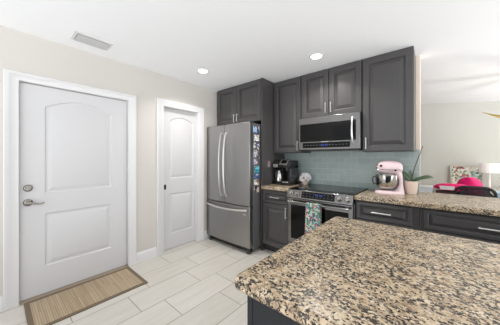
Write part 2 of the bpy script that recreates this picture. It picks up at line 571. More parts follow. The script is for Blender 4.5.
# entry hardware
mb = MB(); mb.lathe([(0.0335, 0), (0.0335, 0.006), (0.028, 0.012), (0.016, 0.016), (0.014, 0.045), (0.010, 0.048)], (-2.845, 0.196, 0.897), 24, 'x')
dh = mb.build('door_handle', M['satin'], d1)
mb = MB(); mb.tube([(-2.803, 0.196, 0.897), (-2.796, 0.215, 0.895), (-2.793, 0.248, 0.886), (-2.795, 0.280, 0.880), (-2.799, 0.302, 0.887)], [0.011, 0.0105, 0.009, 0.008, 0.006], 10)
mb.build('lever', M['satin'], dh)
mb = MB(); mb.lathe([(0.0325, 0), (0.0325, 0.008), (0.026, 0.016), (0.020, 0.018), (0.018, 0.024)], (-2.845, 0.196, 1.03), 24, 'x')
db = mb.build('deadbolt', M['satin'], d1)
MB().box(-2.822, -2.812, 0.180, 0.212, 1.026, 1.034).build('thumb_turn', M['satin'], db, bevel=0.002)
mb = MB(); mb.box(-2.88, -2.876, 1.528, 1.562, 0.862, 0.932)
pl = mb.build('pull_plate', M['satin'], d2, bevel=0.0015)
MB().box(-2.876, -2.875, 1.537, 1.553, 0.878, 0.916).build('pull_recess', M['black'], pl)
# threshold, baseboards
struct(MB().prism([(-2.90, 0), (-2.79, 0), (-2.80, 0.009), (-2.85, 0.013), (-2.90, 0.013)], 'y', D1[0] + 0.007, D1[1] - 0.007).build('trim_4', M['threshold']))
def baseboard(y0, y1, name):
    pr = [(WX, 0), (WX + 0.014, 0), (WX + 0.014, 0.095), (WX + 0.010, 0.108), (WX + 0.006, 0.116), (WX + 0.004, 0.124), (WX, 0.124)]
    return struct(MB().prism(pr, 'y', y0, y1).build(name, M['trim']))
baseboard(1.134, 1.390, 'baseboard_left')
baseboard(-2.7, 0.043, 'baseboard_left_near')
baseboard(2.170, 2.38, 'baseboard_left_far')
struct(MB().box(-0.13, 3.5, 5.985, 6.0, 0, 0.12).build('baseboard_dining', M['trim']))

# ------------------------------------------------------------------ cabinet helpers
def rect(x0, x1, z0, z1, i, y):
    return [(x0 + i, y, z0 + i), (x1 - i, y, z0 + i), (x1 - i, y, z1 - i), (x0 + i, y, z1 - i)]
def panel_front(x0, x1, z0, z1, yf, stile=0.064, slope=0.034, th=0.02):
    seq = [(0, th), (0, 0.003), (0.003, 0), (stile - 0.008, 0), (stile - 0.003, 0.003), (stile + 0.002, 0.016), (stile + 0.007, 0.017), (stile + 0.007 + slope, 0.0035), (stile + 0.009 + slope, 0.001)]
    return MB().loops([rect(x0, x1, z0, z1, i, yf + d) for i, d in seq])
def bar_pull(parent, p0, p1, out=0.03, r=0.0055, name='handle'):
    """bar handle between p0 and p1 on a face looking towards -Y"""
    p0 = Vector(p0); p1 = Vector(p1)
    d = (p1 - p0).normalized()
    o = Vector((0, -out, 0))
    mb = MB().tube([p0 - d * 0.012 + o, p1 + d * 0.012 + o], r, 10)
    for p in (p0, p1):
        mb.tube([p, p + o], r * 0.8, 8)
    return mb.build(name, M['nickel'], parent)

# over-fridge cabinet
FX0, FX1 = -2.81, -1.862
def upper(name, label, x0, x1, z0, z1, yf, doors, pulls):
    t = thing(name, label, 'cabinet', ((x0 + x1) / 2, WY, z0), group='grey wall cabinets')
    MB().box(x0, x1, yf + 0.021, WY - 0.001, z0, z1 - 0.002).build('body', M['cabinet'], t, bevel=0.0015)
    for (a, b), (px, pz0, pz1) in zip(doors, pulls):
        d = panel_front(a, b, z0 + 0.006, z1 - 0.022, yf).build('door', M['cabinet'], t, angle=18)
        bar_pull(d, (px, yf, pz0), (px, yf, pz1))
    return t
upper('wall_cabinet', 'wide low dark grey two-door wall cabinet above the refrigerator', FX0, FX1, 1.835, CZ, 2.43,
      [(FX0 + 0.012, -2.345), (-2.339, FX1 - 0.008)], [(-2.375, 1.87, 1.975), (-2.309, 1.87, 1.975)])
upper('wall_cabinet', 'tall narrow dark grey wall cabinet above the coffee maker', -1.838, -1.389, 1.378, CZ, 2.71,
      [(-1.828, -1.396)], [(-1.430, 1.42, 1.525)])
upper('wall_cabinet', 'short two-door dark grey wall cabinet above the microwave', -1.387, -0.628, 1.832, CZ, 2.71,
      [(-1.380, -1.011), (-1.004, -0.634)], [(-1.041, 1.885, 1.99), (-0.974, 1.885, 1.99)])
upper('wall_cabinet', 'tall wide dark grey end wall cabinet above the pink stand mixer', -0.626, -0.156, 1.378, CZ, 2.71,
      [(-0.618, -0.164)], [(-0.582, 1.42, 1.525)])
t = tag(MB().box(-1.860, -1.841, 2.432, WY - 0.001, 0, CZ - 0.002).build('end_panel', M['cabinet'], bevel=0.001),
        'tall dark grey end panel standing between refrigerator and coffee counter', 'cabinet panel')
# outlet on that panel
t = thing('wall_outlet', 'small pale outlet plate on the grey panel beside the coffee maker', 'outlet', (-1.841, 2.591, 1.217))
MB().prism(rrect(2.560, 2.622, 1.172, 1.262, 0.006, 3), 'x', -1.841, -1.836).build('cover_plate', M['outlet'], t, bevel=0.0015)
for z in (1.200, 1.240):
    MB().prism(rrect(2.576, 2.606, z - 0.014, z + 0.014, 0.008, 3), 'x', -1.836, -1.834).build('socket', M['outlet'], t)

# base cabinets
BF = 2.425
def base_cab(name, label, x0, x1, fronts, left_fill=0, right_fill=0):
    t = thing(name, label, 'cabinet', ((x0 + x1) / 2, WY, 0), group='grey base cabinets')
    MB().box(x0, x1, BF + 0.021, WY - 0.001, 0.10, 0.874).build('body', M['cabinet'], t, bevel=0.001)
    MB().box(x0, x1, BF + 0.09, WY - 0.005, 0.0, 0.10).build('toe_kick', M['toe'], t)
    for kind, a, b, z0, z1, pull in fronts:
        st = 0.036 if kind == 'drawer' else 0.062
        d = panel_front(a, b, z0, z1, BF, st, 0.018 if kind == 'drawer' else 0.034).build(kind, M['cabinet'], t, angle=18)
        bar_pull(d, *[(p[0], BF, p[1]) for p in pull])
    return t
base_cab('base_cabinet', 'narrow dark grey base cabinet between refrigerator and oven range', -1.838, -1.403,
         [('drawer', -1.828, -1.411, 0.700, 0.860, ((-1.68, 0.78), (-1.56, 0.78))),
          ('door', -1.828, -1.411, 0.112, 0.688, ((-1.445, 0.54), (-1.445, 0.66)))])
base_cab('base_cabinet', 'dark grey drawer base cabinet under the pink stand mixer', -0.628, -0.10,
         [('drawer', -0.612, -0.150, 0.690, 0.860, ((-0.46, 0.772), (-0.32, 0.772))),
          ('drawer', -0.612, -0.150, 0.405, 0.680, ((-0.46, 0.56), (-0.32, 0.56))),
          ('drawer', -0.612, -0.150, 0.112, 0.395, ((-0.46, 0.27), (-0.32, 0.27)))])
base_cab('base_cabinet', 'wide dark grey drawer base cabinet right of the one under the mixer', -0.098, 0.86,
         [('drawer', -0.070, 0.845, 0.690, 0.860, ((0.27, 0.772), (0.52, 0.772))),
          ('drawer', -0.070, 0.845, 0.405, 0.680, ((0.27, 0.56), (0.52, 0.56))),
          ('drawer', -0.070, 0.845, 0.112, 0.395, ((0.27, 0.27), (0.52, 0.27)))])
base_cab('base_cabinet', 'dark grey two-door base cabinet at the far right end of the bar', 0.862, 1.80,
         [('door', 0.875, 1.328, 0.112, 0.860, ((1.29, 0.70), (1.29, 0.82))),
          ('door', 1.334, 1.788, 0.112, 0.860, ((1.37, 0.70), (1.37, 0.82)))])

def countertop(name, label, x0, x1, y0, y1, r, z1=0.92):
    o = MB().prism(rrect(x0, x1, y0, y1, r), 'z', 0.876, z1).build(name, M['granite'], bevel=0.015, seg=4)
    return tag(o, label, 'countertop')
countertop('countertop', 'short speckled granite countertop holding the black coffee maker', -1.838, -1.400, 2.395, WY - 0.009, 0.008)
countertop('countertop', 'long speckled granite bar top holding the pink mixer and orchid', -0.627, 1.84, 2.395, 3.17, 0.008)

# ------------------------------------------------------------------ island
t = thing('kitchen_island', 'dark grey-blue kitchen island cabinet under the big granite slab', 'island', (0.4, 1.0, 0))
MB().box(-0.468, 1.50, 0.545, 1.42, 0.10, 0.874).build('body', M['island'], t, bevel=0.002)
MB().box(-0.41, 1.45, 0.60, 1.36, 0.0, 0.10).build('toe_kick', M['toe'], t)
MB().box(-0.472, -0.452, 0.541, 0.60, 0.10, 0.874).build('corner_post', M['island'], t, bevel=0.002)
o = MB().prism(rrect(-0.512, 1.56, 0.505, 1.485, 0.03), 'z', 0.876, 0.92).build('island_countertop', M['granite'], bevel=0.017, seg=5)
tag(o, 'large speckled beige granite slab on the island in the foreground', 'countertop')

# ------------------------------------------------------------------ refrigerator
def bulged(x0, x1, z0, z1, yf, yb, bulge=0.014, n=10):
    pts = [(x1, yb), (x0, yb)]
    r = 0.012
    pts.append((x0, yf + bulge + r))
    for k in range(n + 1):
        u = k / n
        pts.append((x0 + 0.004 + (x1 - x0 - 0.008) * u, yf + bulge * (2 * u - 1) ** 2))
    pts.append((x1, yf + bulge + r))
    return MB().prism(pts, 'z', z0, z1)
RX0, RX1, RF = -2.795, -1.882, 2.195
t = thing('refrigerator', 'stainless french-door refrigerator with bottom freezer beside the white pocket door', 'refrigerator', ((RX0 + RX1) / 2, 2.6, 0))
MB().box(RX0 + 0.004, RX1 - 0.002, RF + 0.085, 3.0, 0.045, 1.785).build('body', M['fridge_side'], t, bevel=0.004)
RM = -2.372
for (a, b, hx, s) in ((RX0, RM - 0.003, -2.415, -1), (RM + 0.003, RX1, -2.318, 1)):
    d = bulged(a, b, 0.650, 1.795, RF, RF + 0.078).build('door', M['fridge_steel'], t, bevel=0.004)
    pts = []
    for k in range(13):
        u = k / 12
        pts.append((hx, RF - 0.012 - 0.052 * math.sin(PI * u) ** 0.6, 0.745 + 0.93 * u))
    MB().tube(pts, [0.013] * 13, 10, sy=0.8).build('handle', M['nickel'], d)
    for z in (0.738, 1.655):
        MB().box(hx - 0.011, hx + 0.011, RF - 0.014, RF + 0.013, z, z + 0.027).build('handle_mount', M['nickel'], d)
fz = bulged(RX0, RX1, 0.085, 0.638, RF, RF + 0.078).build('freezer_drawer', M['fridge_steel'], t, bevel=0.004)
pts = []
for k in range(13):
    u = k / 12
    pts.append((-2.755 + 0.835 * u, RF - 0.010 - 0.050 * math.sin(PI * u) ** 0.6, 0.597 - 0.02 * math.sin(PI * u)))
MB().tube(pts, [0.014] * 13, 10).build('handle', M['nickel'], fz)
MB().box(-1.995, -1.945, RF + 0.004, RF + 0.012, 0.525, 0.537).build('badge', M['nickel'], fz)
MB().box(RX0 + 0.02, RX1 - 0.02, RF + 0.06, RF + 0.10, 0.02, 0.08).build('base_grille', M['black'], t)
for x in (RX0 + 0.06, RX1 - 0.05):
    MB().lathe([(0.03, 0), (0.03, 0.03), (0.02, 0.045), (0.02, 0.07)], (x, RF + 0.055, 0), 14).build('foot', M['dark_trim'], t)
for x in (RX0 + 0.05, RX1 - 0.055):
    MB().box(x - 0.04, x + 0.04, RF + 0.02, RF + 0.14, 1.7855, 1.802).build('hinge_cover', M['dark_trim'], t, bevel=0.004)
# snapshots stuck on the refrigerator side
snaps = [('pale blue snapshot, topmost on the refrigerator side', (120, 160, 196), 2.345, 1.735, .07, .085),
         ('dark navy snapshot beside the topmost one on the refrigerator side', (40, 62, 108), 2.402, 1.728, .04, .10),
         ('white snapshot second from the top on the refrigerator side', (222, 220, 216), 2.37, 1.615, .085, .085),
         ('deep blue snapshot third from the top on the refrigerator side', (48, 86, 150), 2.352, 1.51, .07, .075),
         ('brown snapshot right of the deep blue one on the refrigerator side', (110, 82, 74), 2.405, 1.49, .035, .13),
         ('light grey snapshot at mid height on the refrigerator side', (190, 192, 200), 2.352, 1.395, .07, .10),
         ('dark portrait snapshot right of the light grey one on the refrigerator side', (62, 46, 48), 2.400, 1.355, .04, .09),
         ('lilac snapshot under the light grey one on the refrigerator side', (176, 160, 190), 2.352, 1.285, .07, .075),
         ('turquoise snapshot on the lower half of the refrigerator side', (58, 176, 200), 2.375, 1.175, .085, .09),
         ('royal blue snapshot right under the turquoise one on the refrigerator side', (60, 104, 170), 2.375, 1.085, .08, .055),
         ('cream snapshot third from the bottom on the refrigerator side', (214, 206, 192), 2.355, 1.0, .06, .075),
         ('reddish brown snapshot right of the cream one on the refrigerator side', (134, 78, 66), 2.405, 0.99, .035, .09),
         ('black snapshot lowest but one on the refrigerator side', (52, 54, 62), 2.352, 0.915, .06, .065),
         ('tan snapshot lowest of those on the refrigerator side', (184, 156, 128), 2.395, 0.89, .045, .07)]
for i, (lab, c, y, z, w, h) in enumerate(snaps):
    pm = cells('snapshot_print', [(0, srgb(*c)), (0.35, srgb(*[min(255, int(v * 1.15 + 20)) for v in c])), (0.55, srgb(*[int(v * 0.62) for v in c])), (0.72, srgb(214, 208, 202))], 48, 0.35)
    y = 2.362 + (y - 2.375) * 1.2; w *= 1.2; z -= 0.03
    o = MB().box(RX1 - 0.0015, RX1 + 0.001, y - w / 2, y + w / 2, z - h / 2, z + h / 2).build('fridge_snapshot', pm)
    tag(o, lab, 'photo', 'snapshots on the refrigerator side')

# ------------------------------------------------------------------ oven range
t = thing('oven_range', 'stainless slide-in electric oven range with black glass cooktop', 'oven', (-1.01, 2.7, 0))
SX0, SX1 = -1.398, -0.631
MB().box(SX0, SX1, 2.425, WY - 0.01, 0.06, 0.905).build('body', M['steel'], t, bevel=0.002)
MB().box(SX0 - 0.004 + 0.004, SX1, 2.455, WY - 0.010, 0.905, 0.928).build('cooktop', M['cooktop_glass'], t, bevel=0.003)
cp = MB().prism([(2.455, 0.932), (2.385, 0.918), (2.352, 0.822), (2.425, 0.822), (2.455, 0.86)], 'x', SX0, SX1).build('control_panel', M['steel'], t, bevel=0.003)
# slanted coordinates on the panel face
PA = Vector((0, 2.385, 0.918)); PB = Vector((0, 2.352, 0.822))
pn = Vector((0, -(0.918 - 0.822), (2.385 - 2.352))).normalized()
def on_panel(x, v, out=0.0):
    p = PA.lerp(PB, v) + pn * out
    return (x, p.y, p.z)
def panel_slab(x0, x1, v0, v1, th):
    lo = [on_panel(x0, v0, 0), on_panel(x1, v0, 0), on_panel(x1, v1, 0), on_panel(x0, v1, 0)]
    hi = [on_panel(x0, v0, th), on_panel(x1, v0, th), on_panel(x1, v1, th), on_panel(x0, v1, th)]
    return MB().loops([lo, hi])
panel_slab(-1.205, -0.815, 0.10, 0.86, 0.002).build('display', M['black_glass'], cp)
for x in (-1.035, -1.015, -0.985, -0.965):
    panel_slab(x, x + 0.012, 0.30, 0.48, 0.003).build('clock_digit', M['blue_led'], cp)
for k in range(9):
    for v in (0.28, 0.60):
        x = -1.19 + k * 0.042
        if -1.06 < x < -0.94 and v < 0.5: continue
        panel_slab(x, x + 0.016, v, v + 0.05, 0.0026).build('key_mark', M['key'], cp)
for x in (-1.345, -1.262, -0.765, -0.685):
    mb = MB()
    c = Vector(on_panel(x, 0.5))
    prof = [(0.030, 0.0), (0.030, 0.010), (0.024, 0.013), (0.022, 0.034), (0.018, 0.038)]
    u = Vector((1, 0, 0)); w = pn.cross(u)
    mb.loops([[c + pn * h + (u * math.cos(2 * PI * k / 20) + w * math.sin(2 * PI * k / 20)) * r for k in range(20)] for r, h in prof])
    mb.build('knob', M['satin'], t)
od = MB().box(SX0 + 0.004, SX1 - 0.004, 2.378, 2.424, 0.265, 0.812).build('oven_door', M['steel'], t, bevel=0.004)
MB().box(SX0 + 0.045, SX1 - 0.045, 2.375, 2.380, 0.32, 0.735).build('window', M['black_glass'], od, bevel=0.002)
mb = MB().tube([(SX0 + 0.03, 2.325, 0.778), (SX1 - 0.03, 2.325, 0.778)], 0.013, 12)
for x in (SX0 + 0.06, SX1 - 0.06):
    mb.box(x - 0.012, x + 0.012, 2.325, 2.379, 0.768, 0.788)
mb.build('handle', M['steel'], od)
MB().box(SX0 + 0.004, SX1 - 0.004, 2.385, 2.424, 0.085, 0.257).build('storage_drawer', M['steel'], t, bevel=0.004)
MB().box(SX0 + 0.02, SX1 - 0.02, 2.45, 2.9, 0.0, 0.06).build('plinth', M['black'], t)
for (x, y, r) in ((-1.21, 2.60, .10), (-0.82, 2.60, .115), (-1.21, 2.86, .075), (-0.82, 2.86, .09)):
    MB().lathe([(r, 0.9279), (r, 0.9284), (r - 0.004, 0.9284), (r - 0.004, 0.9279)], (x, y, 0), 32, cap0=False, cap1=False).build('burner_ring', M['dark_trim'], t)

# dish towel over the oven handle
mb = MB()
NX = 9
def towel_pt(i, s):
    u = i / (NX - 1)
    x = -1.122 + 0.170 * u
    wob = 0.006 * math.sin(u * 9.0)
    r = 0.0165
    if s < 0:      # front flap
        d = -s
        x = x + (0.012 * (u - 0.5)) * d - 0.02 * d * (1 - u)
        return (x, 2.325 - r - abs(wob) * min(1, d * 6) - 0.01 * d, 0.778 - d)
    if s <= 1:     # over the bar
        a = PI - PI * s
        return (x, 2.325 + r * math.cos(a), 0.778 + r * math.sin(a))
    return (x, 2.325 + r + abs(wob) * 0.3, 0.778 - (s - 1))
ss = [-0.36, -0.30, -0.24, -0.18, -0.12, -0.06, -0.02, 0, .17, .33, .5, .67, .83, 1, 1.05, 1.1, 1.16, 1.22]
mb.loops([[towel_pt(i, s) for i in range(NX)] for s in ss], False, False, closed=False)
o = mb.build('dish_towel', M['towel'], solid=0.004, angle=80)
tag(o, 'colourful floral dish towel hanging over the oven door handle', 'towel')

# ------------------------------------------------------------------ microwave
t = thing('microwave', 'stainless over-the-range microwave hung under the short wall cabinet', 'microwave', (-1.006, 2.85, 1.405))
MX0, MX1 = -1.384, -0.630
MB().box(MX0, MX1, 2.672, WY - 0.009, 1.410, 1.830).build('body', M['steel'], t, bevel=0.003)
md = MB().box(MX0, MX1, 2.640, 2.671, 1.412, 1.828).build('door', M['steel'], t, bevel=0.004)
MB().box(-1.362, -0.672, 2.636, 2.642, 1.515, 1.745).build('window', M['black_glass'], md, bevel=0.002)
cp2 = MB().box(-1.325, -0.735, 2.637, 2.642, 1.435, 1.502).build('control_strip', M['black_glass'], md, bevel=0.001)
for x in (-1.075, -1.055, -1.028, -1.008):
    MB().box(x, x + 0.012, 2.6355, 2.638, 1.458, 1.480).build('clock_digit', M['blue_led'], md)
for k in range(14):
    x = -1.30 + k * 0.04
    if -1.10 < x < -0.99: continue
    MB().box(x, x + 0.018, 2.636, 2.638, 1.466, 1.472).build('key_mark', M['key'], md)
mb = MB()
for k in range(7):
    mb.box(-1.075 + 0.013 * k, -1.067 + 0.013 * k, 2.6385, 2.6405, 1.5055, 1.5115)
mb.build('badge', M['nickel'], md)
pts = []
for k in range(9):
    u = k / 8
    pts.append((-0.706, 2.640 - 0.045 * math.sin(PI * u) ** 0.55, 1.475 + 0.30 * u))
MB().tube(pts, 0.012, 10).build('handle', M['nickel'], md)
MB().box(MX0 + 0.03, MX1 - 0.03, 2.69, 3.0, 1.400, 1.412).build('underside_vent', M['black'], t)

# ------------------------------------------------------------------ coffee maker
t = thing('coffee_maker', 'black two-sided coffee maker with glass carafe on the short countertop', 'coffee maker', (-1.655, 2.80, 0.92), 0)
X0, X1 = -1.818, -1.515
MB().box(X0, X1, 2.70, 2.95, 0.921, 0.955).build('base', M['black'], t, bevel=0.006)
MB().box(X0, X1, 2.85, 2.95, 0.955, 1.20).build('rear_tower', M['black'], t, bevel=0.006)
MB().prism([(2.705, 1.165), (2.95, 1.165), (2.95, 1.268), (2.76, 1.272), (2.70, 1.215)], 'x', X0, X1).build('brew_head', M['black'], t, bevel=0.006)
MB().box(-1.545, X1 + 0.006, 2.72, 2.948, 0.956, 1.165).build('water_tank', M['tank'], t, bevel=0.008)
MB().box(-1.662, -1.650, 2.74, 2.85, 0.955, 1.166).build('divider', M['black'], t)
def slant(x0, x1, v0, v1, th):
    A = Vector((0, 2.76, 1.272)); B = Vector((0, 2.70, 1.215)); n = Vector((0, -0.057, 0.06)).normalized()
    q = lambda x, v, o: (x, (A.lerp(B, v) + n * o).y, (A.lerp(B, v) + n * o).z)
    return MB().loops([[q(x0, v0, 0), q(x1, v0, 0), q(x1, v1, 0), q(x0, v1, 0)], [q(x0, v0, th), q(x1, v0, th), q(x1, v1, th), q(x0, v1, th)]])
pnl = slant(-1.685, -1.56, -0.12, 1.15, 0.008).build('control_panel', M['nickel'], t, bevel=0.002)
slant(-1.666, -1.579, 0.12, 0.80, 0.010).build('screen', M['black_glass'], pnl)
MB().box(-1.795, -1.715, 2.698, 2.706, 1.168, 1.216).build('name_plate', M['nickel'], t, bevel=0.002)
# single-serve side
MB().lathe([(0.026, 1.12), (0.034, 1.135), (0.034, 1.166)], (-1.595, 2.775, 0), 18).build('pod_spout', M['dark_trim'], t)
MB().box(-1.645, -1.545, 2.705, 2.845, 0.955, 0.972).build('drip_tray', M['nickel'], t, bevel=0.003)
# carafe
cf = MB().lathe([(0.05, 0.957), (0.062, 0.965), (0.066, 1.02), (0.060, 1.07), (0.042, 1.11), (0.040, 1.12)], (-1.735, 2.775, 0), 24).build('carafe', M['mirror'], t)
MB().lathe([(0.042, 1.12), (0.044, 1.135), (0.030, 1.145), (0.012, 1.148)], (-1.735, 2.775, 0), 20).build('carafe_lid', M['black'], cf)
MB().tube([(-1.735, 2.735, 1.12), (-1.735, 2.690, 1.115), (-1.735, 2.678, 1.07), (-1.735, 2.69, 1.01), (-1.735, 2.712, 1.0)], 0.009, 8).build('carafe_handle', M['black'], cf)

t.location.x -= 0.016
t.location.y -= 0.045
# small pot of white blooms
t = thing('flower_pot', 'small pale pink pot of white blooms right of the coffee maker', 'flower pot', (-1.450, 2.90, 0.92))
MB().lathe([(0.039, 0.921), (0.056, 0.975), (0.058, 0.98), (0.053, 0.98), (0.051, 0.97)], (-1.440, 2.932, 0), 22).build('pot', M['pot'], t)
rnd = random.Random(3)
for (dx, dy, dz, r) in ((-0.045, -0.01, 0.100, .040), (0.0, -0.035, 0.095, .044), (0.050, -0.01, 0.100, .042), (-0.022, 0.01, 0.140, .040), (0.030, 0.0, 0.135, .038), (0.0, 0.03, 0.115, .038), (-0.060, -0.02, 0.080, .026), (0.075, -0.005, 0.110, .028)):
    mb = MB()
    c = Vector((-1.440 + dx * 0.85, 2.932 + dy, 0.92 + dz * 0.95))
    ax = Vector((dx, dy - 0.04, dz - 0.06)).normalized()
    for ring, (n, tilt, rr) in enumerate(((6, 0.35, 1.0), (5, 0.9, 0.75))):
        u = ax.orthogonal().normalized(); w = ax.cross(u)
        for k in range(n):
            a = 2 * PI * (k + 0.5 * ring) / n
            d = (u * math.cos(a) + w * math.sin(a))
            s = ax.cross(d)
            tip = c + (d * math.cos(tilt) + ax * math.sin(tilt)) * r * rr * 1.4
            mid = c + (d * math.cos(tilt) + ax * math.sin(tilt)) * r * rr * 0.6 + ax * 0.003
            root = c
            hw = r * rr * 0.48
            top = [root - s * hw * .3, mid - s * hw, tip - s * hw * .5, tip + s * hw * .5, mid + s * hw, root + s * hw * .3]
            mb.loops([[p - ax * 0.0015 for p in top], [p + ax * 0.0015 for p in top]])
    mb.ball(tuple(c), r * 0.3, u=8, v=6)
    mb.build('bloom', M['petal'], t, angle=60)
MB().lathe([(0.004, 0.975), (0.045, 0.985), (0.052, 1.02), (0.03, 1.05)], (-1.440, 2.932, 0), 12).build('foliage', M['leaf'], t)

# ------------------------------------------------------------------ stand mixer (local coords, bowl towards -X)
t = thing('stand_mixer', 'pale pink stand mixer with steel bowl on the granite bar top', 'mixer', (-0.382, 2.806, 0.921), math.radians(9))
LOC = dict(local=True)
def mix_base(i, z, k=1.0):
    pts = []
    for n in range(28):
        a = 2 * PI * n / 28
        ca, sa = math.cos(a), math.sin(a)
        e = 0.62
        x = (0.144 if ca > 0 else 0.132) * math.copysign(abs(ca) ** e, ca)
        w = 0.088 if x > 0 else 0.10
        pts.append((x * (1 - i), w * (1 - i) * math.copysign(abs(sa) ** e, sa), z))
    return pts
MB().loops([mix_base(0.0, 0), mix_base(0, 0.016), mix_base(0.05, 0.026), mix_base(0.22, 0.032)]).build('base', M['pink'], t, angle=60, **LOC)
def ell(cx, cz, rx, ry, z=None, n=20, tilt=0):
    return [(cx + rx * math.cos(2 * PI * k / n), ry * math.sin(2 * PI * k / n), cz + tilt * rx * math.cos(2 * PI * k / n)) for k in range(n)]
MB().loops([ell(0.088, 0.026, 0.058, 0.070), ell(0.104, 0.05, 0.036, 0.056), ell(0.112, 0.10, 0.020, 0.044), ell(0.110, 0.16, 0.020, 0.042), ell(0.092, 0.21, 0.034, 0.050), ell(0.070, 0.25, 0.05, 0.055)]).build('column', M['pink'], t, angle=60, **LOC)
def sec(x, cz, ry, rz, n=22):
    return [(x, ry * math.copysign(abs(math.cos(2 * PI * k / n)) ** 0.85, math.cos(2 * PI * k / n)), cz + rz * math.copysign(abs(math.sin(2 * PI * k / n)) ** 0.85, math.sin(2 * PI * k / n))) for k in range(n)]
hd = MB().loops([sec(0.1288, 0.2770, 0.0120, 0.0134), sec(0.1240, 0.2770, 0.0380, 0.0392), sec(0.1064, 0.2780, 0.0560, 0.0605), sec(0.0664, 0.2800, 0.0640, 0.0739), sec(0.0184, 0.2830, 0.0660, 0.0773),
            sec(-0.0296, 0.2840, 0.0650, 0.0750), sec(-0.0696, 0.2830, 0.0600, 0.0672), sec(-0.0936, 0.2800, 0.0520, 0.0560), sec(-0.1048, 0.2780, 0.0360, 0.0381), sec(-0.1072, 0.2780, 0.0200, 0.0224)]).build('motor_head', M['pink'], t, angle=60, **LOC)
MB().loops([sec(0.1184, 0.2600, 0.0510, 0.0070), sec(0.0824, 0.2600, 0.0660, 0.0080), sec(0.0024, 0.2600, 0.0685, 0.0080), sec(-0.0616, 0.2600, 0.0645, 0.0080), sec(-0.0976, 0.2600, 0.0530, 0.0070)]).build('trim_band', M['mirror'], hd, **LOC)
MB().lathe([(0.021, -0.121), (0.021, -0.104)], (0, 0, 0.290), 18, 'x').build('hub_cap', M['mirror'], hd, bevel=0.002, **LOC)
MB().lathe([(0.013, -0.080), (0.011, -0.064), (0.013, -0.06)], (-0.070, 0, 0.300), 12, 'y').build('lock_knob', M['black'], hd, **LOC)
MB().lathe([(0.010, -0.084), (0.009, -0.062)], (0.060, 0, 0.255), 12, 'y').build('speed_knob', M['black'], hd, **LOC)
MB().lathe([(0.028, 0.225), (0.034, 0.245)], (-0.018, 0, 0), 18).build('planetary_hub', M['mirror'], hd, **LOC)
MB().lathe([(0.008, 0.10), (0.008, 0.228)], (-0.018, 0, 0), 10).build('beater_shaft', M['mirror'], hd, **LOC)
bw = MB().lathe([(0.045, 0.033), (0.05, 0.040), (0.042, 0.042), (0.072, 0.052), (0.098, 0.080), (0.108, 0.12), (0.109, 0.170), (0.112, 0.196), (0.112, 0.199), (0.107, 0.199), (0.105, 0.170), (0.104, 0.12), (0.094, 0.083), (0.05, 0.055)], (-0.018, 0, 0), 32).build('bowl', M['mirror'], t, **LOC)
MB().tube([(-0.122, -0.02, 0.175), (-0.145, -0.026, 0.180), (-0.154, -0.028, 0.14), (-0.142, -0.026, 0.10), (-0.118, -0.02, 0.105)], 0.009, 8, sy=0.7).build('bowl_handle', M['dark_trim'], bw, **LOC)

# ------------------------------------------------------------------ orchid
OX, OY, OZ = -0.190, 2.912, 0.921
t = thing('potted_orchid', 'flowerless orchid in a blush ceramic pot right of the mixer', 'plant', (OX, OY, OZ))
MB().lathe([(0.048, 0), (0.050, 0.004), (0.066, 0.135), (0.067, 0.138), (0.061, 0.138), (0.058, 0.115)], (OX, OY, OZ), 30).build('pot', M['pot'], t)
MB().lathe([(0.0585, 0.10), (0.0585, 0.120), (0.03, 0.128)], (OX, OY, OZ), 20).build('potting_bark', M['soil'], t)
def leaf(pts, w, up=(0, 0, 1)):
    """strap leaf along pts with widths w: two rounded halves meeting in a keel"""
    mb = MB()
    P = [Vector(p) + Vector((OX, OY, OZ)) for p in pts]
    lps = []
    for i, p in enumerate(P):
        tg = (P[min(i + 1, len(P) - 1)] - P[max(i - 1, 0)]).normalized()
        s = tg.cross(Vector(up)).normalized()
        n = s.cross(tg).normalized()
        h = w[i]
        lps.append([p - s * h + n * h * .25, p - s * h * .5 + n * h * .06, p, p + s * h * .5 + n * h * .06, p + s * h + n * h * .25,
                    p + s * h * .5 + n * (h * .06 - .003), p - n * .004, p - s * h * .5 + n * (h * .06 - .003)])
    mb.loops(lps)
    return mb.build('leaf', M['leaf'], t, angle=50, subsurf=1)
RV = Vector((0.762, 0.647, 0))
def rv(a, z, d=0.0):   # a metres to the viewer's right, d metres towards the viewer
    return (RV.x * a + 0.647 * d, RV.y * a - 0.762 * d, z)
leaf([rv(0, .12), rv(.04, .155, .015), rv(.09, .165, .02), rv(.15, .180, .02), rv(.20, .182, .02), rv(.235, .172, .02)], [.012, .022, .027, .034, .030, .005], up=(0.35, -0.45, 0.8))
leaf([rv(0, .12), rv(-.02, .17, -.02), rv(-.05, .225, -.06), rv(-.08, .262, -.10), rv(-.11, .285, -.125)], [.014, .030, .036, .026, .004], up=(0.6, -0.7, 0.4))
leaf([rv(0, .12), rv(-.02, .16, .0), rv(-.04, .19, -.015), rv(-.055, .21, -.03), rv(-.065, .22, -.035)], [.012, .026, .032, .022, .004], up=(0.5, -0.6, 0.6))
leaf([rv(0, .12), rv(.012, .16, -.02), rv(.022, .21, -.04), rv(.025, .26, -.05)], [.012, .024, .024, .004], up=(0.6, -0.7, 0.3))
MB().tube([Vector(rv(*p)) + Vector((OX, OY, OZ)) for p in ((.0, .12), (.012, .18), (.036, .27), (.068, .36), (.105, .45), (.13, .515))], [.0045, .0045, .0042, .004, .0036, .003], 8).build('flower_spike', M['stem'], t)

